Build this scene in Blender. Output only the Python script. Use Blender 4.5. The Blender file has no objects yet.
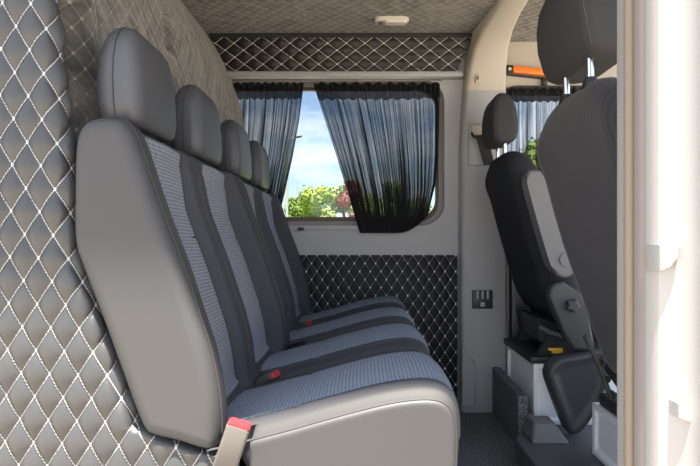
import bpy, bmesh, math, random
from mathutils import Vector, noise
random.seed(7)
PI = math.pi
sc = bpy.context.scene
col = sc.collection

# ------------------------------------------------------------------ camera, sky, sun, exposure
F = 529.0                      # focal length in pixels of a 700 px wide picture
ZC = 0.815
cam_d = bpy.data.cameras.new('camera'); cam = bpy.data.objects.new('camera', cam_d); col.objects.link(cam)
cam.location = (0, 0, ZC); cam.rotation_euler = (PI/2, 0, 0)
cam_d.sensor_width = 36; cam_d.lens = F/700*36
cam_d.shift_x = -15/700; cam_d.shift_y = 7/700
cam_d.clip_start = 0.02; cam_d.clip_end = 500
sc.camera = cam

world = bpy.data.worlds.new('world'); sc.world = world; world.use_nodes = True
def build_world():
    nt = world.node_tree; nt.nodes.clear()
    N = nt.nodes.new; L = nt.links.new
    out = N('ShaderNodeOutputWorld'); bg = N('ShaderNodeBackground')
    sky = N('ShaderNodeTexSky'); sky.sky_type = 'NISHITA'; sky.sun_disc = False
    sky.sun_elevation = math.radians(62); sky.sun_rotation = math.radians(190)
    tc = N('ShaderNodeTexCoord'); mp = N('ShaderNodeMapping'); mp.inputs['Scale'].default_value = (3.2, 3.2, 8)
    mp.inputs['Location'].default_value = (1.1, 0.3, 0.55)
    nz = N('ShaderNodeTexNoise'); nz.inputs['Scale'].default_value = 1.6; nz.inputs['Detail'].default_value = 7
    rp = N('ShaderNodeValToRGB'); rp.color_ramp.elements[0].position = 0.40; rp.color_ramp.elements[1].position = 0.56
    mx = N('ShaderNodeMixRGB'); mx.inputs[2].default_value = (5.6, 6.2, 7.2, 1)
    L(tc.outputs['Generated'], mp.inputs[0]); L(mp.outputs[0], nz.inputs['Vector']); L(nz.outputs[0], rp.inputs[0])
    L(rp.outputs[0], mx.inputs[0]); L(sky.outputs[0], mx.inputs[1]); L(mx.outputs[0], bg.inputs[0])
    bg.inputs[1].default_value = 0.20
    L(bg.outputs[0], out.inputs[0])
build_world()

sun_d = bpy.data.lights.new('sun', 'SUN'); sun = bpy.data.objects.new('sun', sun_d); col.objects.link(sun)
sun_d.energy = 17.0; sun_d.angle = math.radians(2.0); sun_d.color = (1.0, 0.91, 0.79)
sun.rotation_euler = Vector((-0.03, 0.235, -1)).to_track_quat('-Z', 'Y').to_euler()

sc.view_settings.view_transform = 'Standard'; sc.view_settings.look = 'None'
sc.view_settings.gamma = 1.0; sc.view_settings.use_curve_mapping = False
sc.view_settings.exposure = 0.85

# ------------------------------------------------------------------ material helpers
def new_mat(name):
    m = bpy.data.materials.new(name); m.use_nodes = True
    nt = m.node_tree; b = nt.nodes['Principled BSDF']
    return m, nt, b
def noise_bump(nt, b, scale, strength, dist=0.002, coord='Object'):
    tc = nt.nodes.new('ShaderNodeTexCoord'); nz = nt.nodes.new('ShaderNodeTexNoise')
    nz.inputs['Scale'].default_value = scale; nz.inputs['Detail'].default_value = 3
    bp = nt.nodes.new('ShaderNodeBump'); bp.inputs['Strength'].default_value = strength; bp.inputs['Distance'].default_value = dist
    nt.links.new(tc.outputs[coord], nz.inputs['Vector']); nt.links.new(nz.outputs[0], bp.inputs['Height'])
    nt.links.new(bp.outputs[0], b.inputs['Normal'])
    return nz
def simple(name, c, rough=0.5, metal=0.0, grain=None, gs=0.3, var=0.0, vs=8.0, spec=0.5):
    m, nt, b = new_mat(name)
    b.inputs['Base Color'].default_value = (*c, 1); b.inputs['Roughness'].default_value = rough
    b.inputs['Metallic'].default_value = metal; b.inputs['Specular IOR Level'].default_value = spec
    if grain: noise_bump(nt, b, grain, gs)
    if var:
        tc = nt.nodes.new('ShaderNodeTexCoord'); nz = nt.nodes.new('ShaderNodeTexNoise'); nz.inputs['Scale'].default_value = vs
        nz.inputs['Detail'].default_value = 5
        mx = nt.nodes.new('ShaderNodeMixRGB')
        mx.inputs[1].default_value = (*[v*(1-var) for v in c], 1); mx.inputs[2].default_value = (*[min(1, v*(1+var)) for v in c], 1)
        nt.links.new(tc.outputs['Object'], nz.inputs['Vector']); nt.links.new(nz.outputs[0], mx.inputs[0])
        nt.links.new(mx.outputs[0], b.inputs['Base Color'])
    return m
class NB:                                        # tiny node-math builder
    def __init__(s, nt): s.nt = nt
    def m(s, op, a, b=None, c=None):
        n = s.nt.nodes.new('ShaderNodeMath'); n.operation = op
        for i, v in enumerate((a, b, c)):
            if v is None: continue
            if isinstance(v, (int, float)): n.inputs[i].default_value = v
            else: s.nt.links.new(v, n.inputs[i])
        return n.outputs[0]
def quilt(name, base, stitch, w, h, line=0.0018, rough=0.5, bump=0.6, dist=0.006, suede=0.0, knot=2.2, line_alpha=1.0, u0=0, v0=0, spec=0.5, coat=0, sheen=0):
    """diamond quilting laid out in the UV map (metres)"""
    m, nt, b = new_mat(name); q = NB(nt)
    uv = nt.nodes.new('ShaderNodeUVMap'); sp = nt.nodes.new('ShaderNodeSeparateXYZ'); nt.links.new(uv.outputs[0], sp.inputs[0])
    u = q.m('MULTIPLY', q.m('SUBTRACT', sp.outputs[0], u0), 1/w); v = q.m('MULTIPLY', q.m('SUBTRACT', sp.outputs[1], v0), 1/h)
    A = q.m('ADD', u, v); B = q.m('SUBTRACT', u, v)
    k = w*h/math.sqrt(w*w+h*h)
    def dl(a): return q.m('MULTIPLY', q.m('ABSOLUTE', q.m('SUBTRACT', q.m('FRACT', q.m('ADD', a, 0.5)), 0.5)), k)
    dA, dB = dl(A), dl(B)
    la = q.m('LESS_THAN', dA, line); lb = q.m('LESS_THAN', dB, line)
    kn = q.m('LESS_THAN', q.m('MAXIMUM', dA, dB), line*knot)
    # each line is a run of single stitches
    da = q.m('LESS_THAN', q.m('FRACT', q.m('MULTIPLY', B, 9.0)), 0.82); db = q.m('LESS_THAN', q.m('FRACT', q.m('MULTIPLY', A, 9.0)), 0.82)
    ln = q.m('MULTIPLY', q.m('MAXIMUM', q.m('MULTIPLY', la, da), q.m('MULTIPLY', lb, db)), line_alpha)
    mask = q.m('MAXIMUM', ln, kn)
    mx = nt.nodes.new('ShaderNodeMixRGB'); nt.links.new(mask, mx.inputs[0]); mx.inputs[2].default_value = (*stitch, 1)
    mx.inputs[1].default_value = (*base, 1)
    tc = nt.nodes.new('ShaderNodeTexCoord')
    if suede:
        n1 = nt.nodes.new('ShaderNodeTexNoise'); n1.inputs['Scale'].default_value = 6; n1.inputs['Detail'].default_value = 6; n1.inputs['Distortion'].default_value = 2.2
        n1.inputs['Roughness'].default_value = 0.65
        nt.links.new(tc.outputs['Object'], n1.inputs['Vector'])
        rp = nt.nodes.new('ShaderNodeValToRGB'); rp.color_ramp.elements[0].position = 0.36; rp.color_ramp.elements[1].position = 0.64
        rp.color_ramp.elements[0].color = (*[c*(1-suede) for c in base], 1); rp.color_ramp.elements[1].color = (*[c*(1+suede) for c in base], 1)
        nt.links.new(n1.outputs[0], rp.inputs[0]); nt.links.new(rp.outputs[0], mx.inputs[1])
    nt.links.new(mx.outputs[0], b.inputs['Base Color'])
    b.inputs['Roughness'].default_value = rough; b.inputs['Specular IOR Level'].default_value = spec
    b.inputs['Sheen Weight'].default_value = sheen
    if bump:
        pa = q.m('ABSOLUTE', q.m('SINE', q.m('MULTIPLY', A, PI))); pb = q.m('ABSOLUTE', q.m('SINE', q.m('MULTIPLY', B, PI)))
        hh = q.m('POWER', q.m('MULTIPLY', pa, pb), 0.45)
        hh = q.m('ADD', hh, q.m('MULTIPLY', mask, 0.12))
        bp = nt.nodes.new('ShaderNodeBump'); bp.inputs['Strength'].default_value = bump; bp.inputs['Distance'].default_value = dist
        nt.links.new(hh, bp.inputs['Height']); nt.links.new(bp.outputs[0], b.inputs['Normal'])
    return m
def woven(name, dark, light, pu, pv, thr=0.5):
    """small staggered wave weave for the seat inserts, UV in metres"""
    m, nt, b = new_mat(name); q = NB(nt)
    uv = nt.nodes.new('ShaderNodeUVMap'); sp = nt.nodes.new('ShaderNodeSeparateXYZ'); nt.links.new(uv.outputs[0], sp.inputs[0])
    u = q.m('MULTIPLY', sp.outputs[0], 2*PI/pu); v = q.m('MULTIPLY', sp.outputs[1], 2*PI/pv)
    s = q.m('SINE', q.m('ADD', u, q.m('SUBTRACT', q.m('MULTIPLY', q.m('SINE', v), 0.9), PI/2)))
    t = q.m('SINE', q.m('MULTIPLY', v, 2.0))
    f = q.m('ADD', q.m('MULTIPLY', s, 0.9), q.m('MULTIPLY', t, 0.35))
    k = q.m('MULTIPLY', q.m('ADD', f, 0.25), 1.6)
    cl = nt.nodes.new('ShaderNodeClamp'); nt.links.new(k, cl.inputs[0])
    mx = nt.nodes.new('ShaderNodeMixRGB'); nt.links.new(cl.outputs[0], mx.inputs[0])
    mx.inputs[1].default_value = (*dark, 1); mx.inputs[2].default_value = (*light, 1)
    nt.links.new(mx.outputs[0], b.inputs['Base Color']); b.inputs['Roughness'].default_value = 0.9; b.inputs['Specular IOR Level'].default_value = 0.2
    bp = nt.nodes.new('ShaderNodeBump'); bp.inputs['Strength'].default_value = 0.4; bp.inputs['Distance'].default_value = 0.0015
    nt.links.new(cl.outputs[0], bp.inputs['Height']); nt.links.new(bp.outputs[0], b.inputs['Normal'])
    return m
def sheer(name, c, lo, hi):
    """gathered sheer cloth: the cloth lets light through more or less along its gathers (u), hems are dense"""
    m, nt, b = new_mat(name); q = NB(nt)
    uv = nt.nodes.new('ShaderNodeUVMap'); sp = nt.nodes.new('ShaderNodeSeparateXYZ'); nt.links.new(uv.outputs[0], sp.inputs[0])
    mp = nt.nodes.new('ShaderNodeMapping'); mp.inputs['Scale'].default_value = (1, 0.6, 1); nt.links.new(uv.outputs[0], mp.inputs[0])
    nz = nt.nodes.new('ShaderNodeTexNoise'); nz.inputs['Scale'].default_value = 1.0; nz.inputs['Detail'].default_value = 4; nz.inputs['Roughness'].default_value = 0.7
    nt.links.new(mp.outputs[0], nz.inputs['Vector'])
    rp = nt.nodes.new('ShaderNodeValToRGB'); rp.color_ramp.elements[0].position = 0.36; rp.color_ramp.elements[1].position = 0.62
    rp.color_ramp.elements[0].color = (lo, lo, lo, 1); rp.color_ramp.elements[1].color = (hi, hi, hi, 1)
    nt.links.new(nz.outputs[0], rp.inputs[0])
    hem = q.m('MAXIMUM', q.m('LESS_THAN', sp.outputs[1], 0.11), q.m('GREATER_THAN', sp.outputs[1], 0.955))
    dense = q.m('ADD', rp.outputs[0], q.m('MULTIPLY', q.m('POWER', sp.outputs[1], 2.5), 0.35))
    al = q.m('MAXIMUM', q.m('MINIMUM', dense, 1.0), q.m('MULTIPLY', hem, 0.97))
    b.inputs['Base Color'].default_value = (*c, 1); b.inputs['Roughness'].default_value = 0.85; b.inputs['Specular IOR Level'].default_value = 0.1
    nt.links.new(al, b.inputs['Alpha'])
    return m
def glass(name, tint, refl=0.05):
    m = bpy.data.materials.new(name); m.use_nodes = True; nt = m.node_tree; nt.nodes.clear()
    o = nt.nodes.new('ShaderNodeOutputMaterial'); t = nt.nodes.new('ShaderNodeBsdfTransparent'); g = nt.nodes.new('ShaderNodeBsdfGlossy')
    g.inputs['Roughness'].default_value = 0.02; t.inputs[0].default_value = (*tint, 1)
    x = nt.nodes.new('ShaderNodeMixShader'); x.inputs[0].default_value = refl
    nt.links.new(t.outputs[0], x.inputs[1]); nt.links.new(g.outputs[0], x.inputs[2]); nt.links.new(x.outputs[0], o.inputs[0])
    return m

M = {}
M['vinyl'] = simple('grey_vinyl', (0.041, 0.042, 0.045), 0.6, grain=900, gs=0.12)
M['headvinyl'] = simple('dark_grey_vinyl', (0.062, 0.065, 0.074), 0.45, grain=900, gs=0.12)
M['bolster'] = simple('dark_fabric', (0.056, 0.058, 0.068), 0.85, grain=1200, gs=0.3, spec=0.2)
M['insert'] = woven('patterned_insert', (0.028, 0.033, 0.050), (0.40, 0.42, 0.49), 0.0060, 0.015)
M['insert_seat'] = woven('patterned_seat_insert', (0.04, 0.055, 0.09), (0.36, 0.41, 0.50), 0.0060, 0.015)
M['seam'] = simple('seam_thread', (0.03, 0.03, 0.032), 0.8)
PW, PH = 0.0504, 0.0818
M['quilt_near'] = quilt('grey_quilted_leather', (0.042, 0.044, 0.047), (0.42, 0.42, 0.42), PW, PH, line=0.0007, rough=0.42, bump=0.0, u0=-0.5585, v0=0.578, knot=3.0)
M['quilt_dark'] = quilt('black_quilted_leather', (0.010, 0.010, 0.013), (0.72, 0.70, 0.68), 0.0515, 0.078, line=0.0010, rough=0.5, bump=0.35, dist=0.012, line_alpha=0.36, knot=3.4, spec=0.25)
M['quilt_header'] = quilt('black_quilted_header', (0.011, 0.011, 0.012), (0.62, 0.60, 0.55), 0.088, 0.060, line=0.0012, rough=0.36, bump=0.4, dist=0.014, knot=2.2, line_alpha=0.9, spec=0.3)
M['suede'] = quilt('taupe_quilted_suede', (0.130, 0.119, 0.104), (0.30, 0.28, 0.25), 0.052, 0.052, line=0.0016, rough=0.9, bump=0.5, dist=0.006, suede=0.5, knot=2.0, line_alpha=0.32, spec=0.1, sheen=0.3)
M['trim'] = simple('beige_plastic', (0.44, 0.40, 0.335), 0.55, grain=600, gs=0.1)
M['wallgrey'] = simple('grey_painted_panel', (0.36, 0.365, 0.375), 0.5, grain=300, gs=0.05)
M['pillar'] = simple('grey_pillar_trim', (0.315, 0.315, 0.32), 0.55, grain=600, gs=0.1)
M['black'] = simple('black_plastic', (0.022, 0.022, 0.024), 0.45)
M['blackrough'] = simple('black_rough', (0.02, 0.02, 0.022), 0.8)
M['plastic_grey'] = simple('grey_plastic', (0.135, 0.137, 0.14), 0.42, grain=700, gs=0.15)
M['plastic_dark'] = simple('dark_plastic', (0.045, 0.045, 0.05), 0.38, grain=700, gs=0.1)
M['frontfab'] = simple('charcoal_ribbed_fabric', (0.027, 0.028, 0.034), 0.9, grain=900, gs=0.4, spec=0.15)
M['white'] = simple('white_paint', (0.60, 0.60, 0.58), 0.35)
M['whitebox'] = simple('white_seat_box', (0.88, 0.91, 0.94), 0.4)
M['jamb'] = simple('white_door_post_paint', (0.32, 0.32, 0.32), 0.35)
M['chrome'] = simple('chrome', (0.75, 0.75, 0.75), 0.18, 1.0)
M['red'] = simple('red_plastic', (0.42, 0.025, 0.035), 0.4)
M['bucklegrey'] = simple('buckle_shell', (0.09, 0.085, 0.078), 0.5)
M['orange'] = simple('orange_plastic', (0.95, 0.20, 0.015), 0.35)
M['tag'] = simple('amber_tag', (0.80, 0.42, 0.04), 0.5)
M['lamp'] = simple('lamp_lens', (0.62, 0.58, 0.52), 0.3)
M['lampdark'] = simple('lamp_switch', (0.08, 0.07, 0.065), 0.4)
M['gasket'] = simple('window_rubber', (0.018, 0.017, 0.017), 0.5)
M['reveal'] = simple('window_reveal', (0.24, 0.225, 0.21), 0.5)
M['frame'] = simple('window_frame_brown', (0.085, 0.055, 0.045), 0.5)
M['seal'] = simple('tan_rubber_seal', (0.20, 0.165, 0.13), 0.65)
M['sealgrey'] = simple('taupe_trim_edge', (0.20, 0.185, 0.175), 0.6)
M['curtain'] = sheer('black_sheer', (0.010, 0.010, 0.012), 0.62, 1.0)
M['curtain_cab'] = sheer('dark_sheer', (0.010, 0.010, 0.012), 0.25, 0.95)
M['glass'] = glass('tinted_glass', (0.72, 0.73, 0.73), 0.03)
def floor_mat():
    m, nt, b = new_mat('speckled_floor')
    tc = nt.nodes.new('ShaderNodeTexCoord'); v = nt.nodes.new('ShaderNodeTexNoise'); v.inputs['Scale'].default_value = 160; v.inputs['Detail'].default_value = 2
    rp = nt.nodes.new('ShaderNodeValToRGB'); rp.color_ramp.elements[0].position = 0.38; rp.color_ramp.elements[1].position = 0.72
    rp.color_ramp.elements[0].color = (0.045, 0.049, 0.056, 1); rp.color_ramp.elements[1].color = (0.26, 0.27, 0.29, 1)
    nt.links.new(tc.outputs['Object'], v.inputs['Vector']); nt.links.new(v.outputs[0], rp.inputs[0]); nt.links.new(rp.outputs[0], b.inputs['Base Color'])
    bp = nt.nodes.new('ShaderNodeBump'); bp.inputs['Strength'].default_value = 0.5; bp.inputs['Distance'].default_value = 0.003
    nt.links.new(v.outputs[0], bp.inputs['Height']); nt.links.new(bp.outputs[0], b.inputs['Normal'])
    b.inputs['Roughness'].default_value = 0.7
    return m
M['floor'] = floor_mat()
M['mat'] = simple('rubber_mat', (0.085, 0.09, 0.10), 0.5, grain=250, gs=0.25)
M['asphalt'] = simple('pale_paving', (0.35, 0.31, 0.26), 0.9, grain=40, gs=0.3, var=0.12, vs=0.6)
M['grass'] = simple('grass', (0.20, 0.30, 0.06), 0.95, var=0.3, vs=0.3)
M['bark'] = simple('bark', (0.10, 0.07, 0.05), 0.9)
M['leafA'] = simple('leaf_bright', (0.23, 0.31, 0.04), 0.8, var=0.45, vs=1.8)
M['leafB'] = simple('leaf_mid', (0.15, 0.23, 0.04), 0.8, var=0.45, vs=1.8)
M['leafC'] = simple('leaf_pale', (0.26, 0.32, 0.11), 0.8, var=0.4, vs=1.8)
M['leafR'] = simple('leaf_red', (0.20, 0.055, 0.04), 0.8, var=0.4, vs=1.8)
M['galv'] = simple('galvanised_steel', (0.55, 0.56, 0.57), 0.4, 0.6)

# ------------------------------------------------------------------ object helpers
def link(o, parent=None):
    col.objects.link(o)
    if parent is not None: o.parent = parent
    return o
def finish(name, bm, mats, parent=None, smooth=True, ang=38, label=None, loc=None):
    bmesh.ops.remove_doubles(bm, verts=bm.verts, dist=1e-6)
    bmesh.ops.recalc_face_normals(bm, faces=bm.faces)
    if smooth:
        for f in bm.faces: f.smooth = len(f.verts) <= 4
        for e in bm.edges:
            if len(e.link_faces) == 2 and e.calc_face_angle(0) > math.radians(ang): e.smooth = False
    me = bpy.data.meshes.new(name)
    if loc is not None:
        bmesh.ops.translate(bm, verts=bm.verts, vec=[-c for c in loc])
    bm.to_mesh(me); bm.free()
    for m in (mats if isinstance(mats, (list, tuple)) else [mats]): me.materials.append(m)
    o = bpy.data.objects.new(name, me)
    if loc is not None: o.location = loc
    link(o, parent)
    if label: o['label'] = label
    return o
def tag(o, label, cat, group=None):
    o['label'] = label; o['category'] = cat
    if group: o['group'] = group
    return o
def structure(o): o['kind'] = 'structure'; return o
def empty(name, loc, label, cat, group=None):
    o = bpy.data.objects.new(name, None); o.empty_display_size = 0.05; o.location = loc; link(o)
    return tag(o, label, cat, group)
def under(o, root):                               # parent keeping the world-space mesh where it was built
    o.parent = root
    o.matrix_parent_inverse = root_inv(root)
    return o
def root_inv(r):
    from mathutils import Matrix
    p = Vector(r.location)
    q = r.parent
    while q is not None: p += Vector(q.location); q = q.parent
    return Matrix.Translation(-p)
def part(name, bm, mats, root, **k):
    o = finish(name, bm, mats, None, **k); o.parent = root
    # every part mesh is built in world coordinates
    o.matrix_parent_inverse = root_inv(root) if root.parent is None else __import__('mathutils').Matrix.Identity(4)
    return o
def quad_loft(bm, loops, closed=True, caps=True, uvf=None, mat=0):
    vs = [[bm.verts.new(p) for p in lp] for lp in loops]
    n = len(loops[0]); fs = []
    for a, b in zip(vs[:-1], vs[1:]):
        for i in range(n if closed else n-1):
            j = (i+1) % n
            try: f = bm.faces.new((a[i], a[j], b[j], b[i])); f.material_index = mat; fs.append(f)
            except ValueError: pass
    if caps and closed:
        for l in (vs[0], vs[-1]):
            try: f = bm.faces.new(l); f.material_index = mat; fs.append(f)
            except ValueError: pass
    return vs, fs
def box(bm, x0, x1, y0, y1, z0, z1, bev=0.0, seg=2, mat=0):
    vs = [bm.verts.new((x, y, z)) for x in (x0, x1) for y in (y0, y1) for z in (z0, z1)]
    idx = [(0,1,3,2),(4,6,7,5),(0,4,5,1),(2,3,7,6),(0,2,6,4),(1,5,7,3)]
    fs = [bm.faces.new([vs[i] for i in f]) for f in idx]
    for f in fs: f.material_index = mat
    if bev:
        es = list({e for f in fs for e in f.edges})
        r = bmesh.ops.bevel(bm, geom=es, offset=bev, segments=seg, profile=0.5, affect='EDGES', clamp_overlap=True)
        for f in r['faces']: f.material_index = mat
    return vs
def prism(bm, pts, axis, a, b, bev=0.0, seg=2, mat=0):
    """pts: 2-D outline; axis 'y': pts are (x,z); axis 'z': pts are (x,y); axis 'x': pts are (y,z)"""
    def mk(p, t): return {'y': (p[0], t, p[1]), 'z': (p[0], p[1], t), 'x': (t, p[0], p[1])}[axis]
    A = [bm.verts.new(mk(p, a)) for p in pts]; B = [bm.verts.new(mk(p, b)) for p in pts]
    fs = [bm.faces.new(A), bm.faces.new(B)]
    n = len(pts)
    for i in range(n): fs.append(bm.faces.new((A[i], A[(i+1) % n], B[(i+1) % n], B[i])))
    for f in fs: f.material_index = mat
    if bev:
        es = list({e for f in fs[:2] for e in f.edges})
        r = bmesh.ops.bevel(bm, geom=es, offset=bev, segments=seg, profile=0.5, affect='EDGES', clamp_overlap=True)
        for f in r['faces']: f.material_index = mat
def tube(bm, pts, r, n=10, mat=0, flat=None):
    pts = [Vector(p) for p in pts]; loops = []
    for i, p in enumerate(pts):
        d = (pts[min(i+1, len(pts)-1)] - pts[max(i-1, 0)]).normalized()
        up = Vector((0, 0, 1)) if abs(d.z) < 0.9 else Vector((1, 0, 0))
        s = d.cross(up).normalized(); t = s.cross(d).normalized()
        rr = r[i] if isinstance(r, (list, tuple)) else r
        lp = []
        for k in range(n):
            a = 2*PI*k/n
            ca, sa = math.cos(a), math.sin(a)
            if flat: sa *= flat
            lp.append(p + s*rr*ca + t*rr*sa)
        loops.append(lp)
    quad_loft(bm, loops, mat=mat)
def catmull(P, n, closed=True):
    """n points evenly spaced along a Catmull-Rom curve through P"""
    m = len(P); out = []
    segs = m if closed else m-1
    for i in range(segs):
        g = lambda k: Vector(P[k % m]) if closed else Vector(P[max(0, min(m-1, k))])
        p0, p1, p2, p3 = g(i-1), g(i), g(i+1), g(i+2)
        for k in range(12):
            t = k/12
            out.append(0.5*((2*p1)+(-p0+p2)*t+(2*p0-5*p1+4*p2-p3)*t*t+(-p0+3*p1-3*p2+p3)*t**3))
    if closed: out.append(out[0])
    else: out.append(Vector(P[-1]))
    L = [0]
    for a, b in zip(out[:-1], out[1:]): L.append(L[-1]+(b-a).length)
    res = []; j = 0
    tot = L[-1]
    for k in range(n):
        s = tot*k/(n if closed else n-1)
        while j < len(L)-2 and L[j+1] < s: j += 1
        d = L[j+1]-L[j]
        t = 0 if d == 0 else (s-L[j])/d
        res.append(out[j].lerp(out[j+1], min(1, max(0, t))))
    return res
def normals2(lp, closed=True):
    n = len(lp); out = []
    area = sum(lp[i][0]*lp[(i+1) % n][1]-lp[(i+1) % n][0]*lp[i][1] for i in range(n))
    sg = 1 if area > 0 else -1
    for i in range(n):
        d = lp[(i+1) % n]-lp[i-1]
        if d.length == 0: d = Vector((1, 0))
        d.normalize(); out.append(Vector((d[1], -d[0]))*sg)
    return out
def smooth01(t): t = max(0, min(1, t)); return t*t*(3-2*t)
def interp(x, xs, ys):
    if x <= xs[0]: return ys[0]
    for a, b, c, d in zip(xs[:-1], xs[1:], ys[:-1], ys[1:]):
        if x <= b: return c+(d-c)*(x-a)/(b-a)
    return ys[-1]
def rrect(cx, cy, hx, hy, r, n=8):
    r = min(r, hx*0.999, hy*0.999); pts = []
    for k, (sx, sy) in enumerate(((1, 1), (-1, 1), (-1, -1), (1, -1))):
        for i in range(n+1):
            a = PI/2*(k+i/n)
            pts.append((cx+sx*(hx-r)+r*math.cos(a), cy+sy*(hy-r)+r*math.sin(a)))
    return pts
def inset2(lp, nr, ins):
    """inset of a closed outline that never folds over itself"""
    if ins <= 0: return [Vector(p) for p in lp]
    q = [p-n*ins for p, n in zip(lp, nr)]
    ok = [min((a-b).length_squared for b in lp) >= (ins*0.97)**2 for a in q]
    good = [i for i, k in enumerate(ok) if k]
    if not good: return q
    n = len(lp); out = []
    for i in range(n):
        if ok[i]: out.append(q[i]); continue
        j = min(good, key=lambda g: min((g-i) % n, (i-g) % n)); out.append(q[j])
    return out
def pillow_loop(loop, nr, wts, y0, y1, r, ys_in, disp, cap_in=0.004, post=None):
    """closed upholstered body: 2-D profile swept along y, rounded ends, displaced along its normals by disp(y)*weight"""
    rings = []
    for y, ins in [(y0, r+cap_in)]+[(y0+r*(1-math.cos(a)), r*(1-math.sin(a))) for a in (0, PI/8, PI/4, 3*PI/8, PI/2)]:
        rings.append((y, ins))
    for y in ys_in:
        if y0+r*1.05 < y < y1-r*1.05: rings.append((y, 0))
    for a in (PI/2, 3*PI/8, PI/4, PI/8, 0): rings.append((y1-r*(1-math.cos(a)), r*(1-math.sin(a))))
    rings.append((y1, r+cap_in))
    out = []
    for y, ins in rings:
        d = disp(y)
        lp = [p+n*(w*d) for p, n, w in zip(inset2(loop, nr, ins), nr, wts)]
        if post: lp = [post(p, y) for p in lp]
        out.append([(p[0], y, p[1]) for p in lp])
    return out
def plate_hole(bm, ox0, ox1, oz0, oz1, hole, y, yb, mat=0):
    """upright plate facing -y with a rounded hole; its reveal runs back from y to yb"""
    cx = sum(p[0] for p in hole)/len(hole); cz = sum(p[1] for p in hole)/len(hole)
    outer = []
    corners = [(ox0, oz0), (ox1, oz0), (ox1, oz1), (ox0, oz1)]
    for p in hole:
        dx, dz = p[0]-cx, p[1]-cz
        t = min([(ox1-cx)/dx if dx > 1e-9 else 1e9, (ox0-cx)/dx if dx < -1e-9 else 1e9,
                 (oz1-cz)/dz if dz > 1e-9 else 1e9, (oz0-cz)/dz if dz < -1e-9 else 1e9])
        outer.append([cx+dx*t, cz+dz*t])
    for c in corners:
        k = min(range(len(outer)), key=lambda i: (outer[i][0]-c[0])**2+(outer[i][1]-c[1])**2)
        outer[k] = list(c)
    fr = lambda a, b: [a[0]+(b[0]-a[0])*0.0, a[1]]
    loops = [[(p[0], yb, p[1]) for p in outer], [(p[0], y, p[1]) for p in outer],
             [(p[0], y, p[1]) for p in hole], [(p[0], yb, p[1]) for p in hole]]
    quad_loft(bm, loops+[loops[0]], caps=False, mat=mat)
def ring(bm, lpA, lpB, ya, yb, mat=0):
    """frame between two outlines (outer, inner) with depth ya..yb"""
    L = [[(p[0], ya, p[1]) for p in lpA], [(p[0], ya, p[1]) for p in lpB], [(p[0], yb, p[1]) for p in lpB], [(p[0], yb, p[1]) for p in lpA]]
    quad_loft(bm, L+[L[0]], caps=False, mat=mat)
def set_uv(o, fn):
    me = o.data; uv = me.uv_layers.new(name='UVMap') if not me.uv_layers else me.uv_layers[0]
    for lp in me.loops:
        uv.data[lp.index].uv = fn(me.vertices[lp.vertex_index].co)
def px(x, y, d): return Vector(((x-365)*d/F, d, ZC-(y-240)*d/F))

D = 2.57            # inner face of the far side wall
ZCEIL = 1.785

# ------------------------------------------------------------------ the ground outside
bm = bmesh.new(); box(bm, -60, 60, -60, 9, -0.70, -0.55)
structure(finish('ground', bm, M['asphalt'], smooth=False))
bm = bmesh.new(); box(bm, -140, 140, 9, 160, -0.70, -0.53)
structure(finish('lawn', bm, M['grass'], smooth=False))

# ------------------------------------------------------------------ the van's shell
bm = bmesh.new(); box(bm, -1.0, 0.66, 0.74, D+0.10, -0.08, 0.0)
structure(finish('floor', bm, M['floor'], smooth=False))
bm = bmesh.new()
prism(bm, [(0.555, 0.74), (2.3, 0.74), (2.3, D+0.10), (0.64, D+0.10), (0.64, 2.03), (0.59, 2.03), (0.555, 1.95)], 'z', -0.07, 0.08, 0.008)
structure(finish('floor_cab', bm, M['mat'], smooth=False))

def ceiling():
    bm = bmesh.new()
    box(bm, -1.0, 1.40, 0.73, D+0.15, ZCEIL, ZCEIL+0.06)
    o = structure(finish('ceiling', bm, M['suede'], smooth=False)); set_uv(o, lambda c: (c.x*1.0, c.y*1.0))
    return o
ceiling()
bm = bmesh.new(); box(bm, -1.0, 1.5, 0.692, 0.79, ZCEIL-0.07, ZCEIL+0.10, 0.012)
structure(finish('trim_1', bm, M['white']))

# far side wall with the passenger window
WX0, WX1, WZ0, WZ1 = -0.78, 0.385, 0.885, 1.592
whole = rrect((WX0+WX1)/2, (WZ0+WZ1)/2, (WX1-WX0)/2, (WZ1-WZ0)/2, 0.11, 10)
bm = bmesh.new(); plate_hole(bm, -1.0, 0.56, 0.0, ZCEIL, whole, D, D+0.05)
structure(finish('wall_left', bm, M['wallgrey'], ang=30))
win_in = rrect((WX0+WX1)/2, (WZ0+WZ1)/2, (WX1-WX0)/2-0.022, (WZ1-WZ0)/2-0.022, 0.095, 10)
win_in2 = rrect((WX0+WX1)/2, (WZ0+WZ1)/2+0.004, (WX1-WX0)/2-0.036, (WZ1-WZ0)/2-0.040, 0.085, 10)
bm = bmesh.new(); L = [(p[0], D+0.075, p[1]) for p in win_in]; L2 = [(p[0], D+0.08, p[1]) for p in win_in]
quad_loft(bm, [L, L2]); w = structure(finish('window_1', bm, M['glass'], smooth=False))
bm = bmesh.new(); ring(bm, whole, win_in, D+0.035, D+0.07); finish('window_gasket', bm, M['reveal'], w)
bm = bmesh.new(); ring(bm, win_in, win_in2, D+0.05, D+0.072); finish('window_frame', bm, M['frame'], w)
bm = bmesh.new(); ring(bm, rrect((WX0+WX1)/2, (WZ0+WZ1)/2, (WX1-WX0)/2+0.022, (WZ1-WZ0)/2+0.020, 0.13, 10), whole, D-0.012, D+0.02)
finish('window_surround', bm, M['wallgrey'], w)
bm = bmesh.new(); box(bm, -0.325, -0.295, D-0.025, D+0.01, 0.862, 0.876, 0.004); finish('window_catch', bm, M['black'], w)

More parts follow.
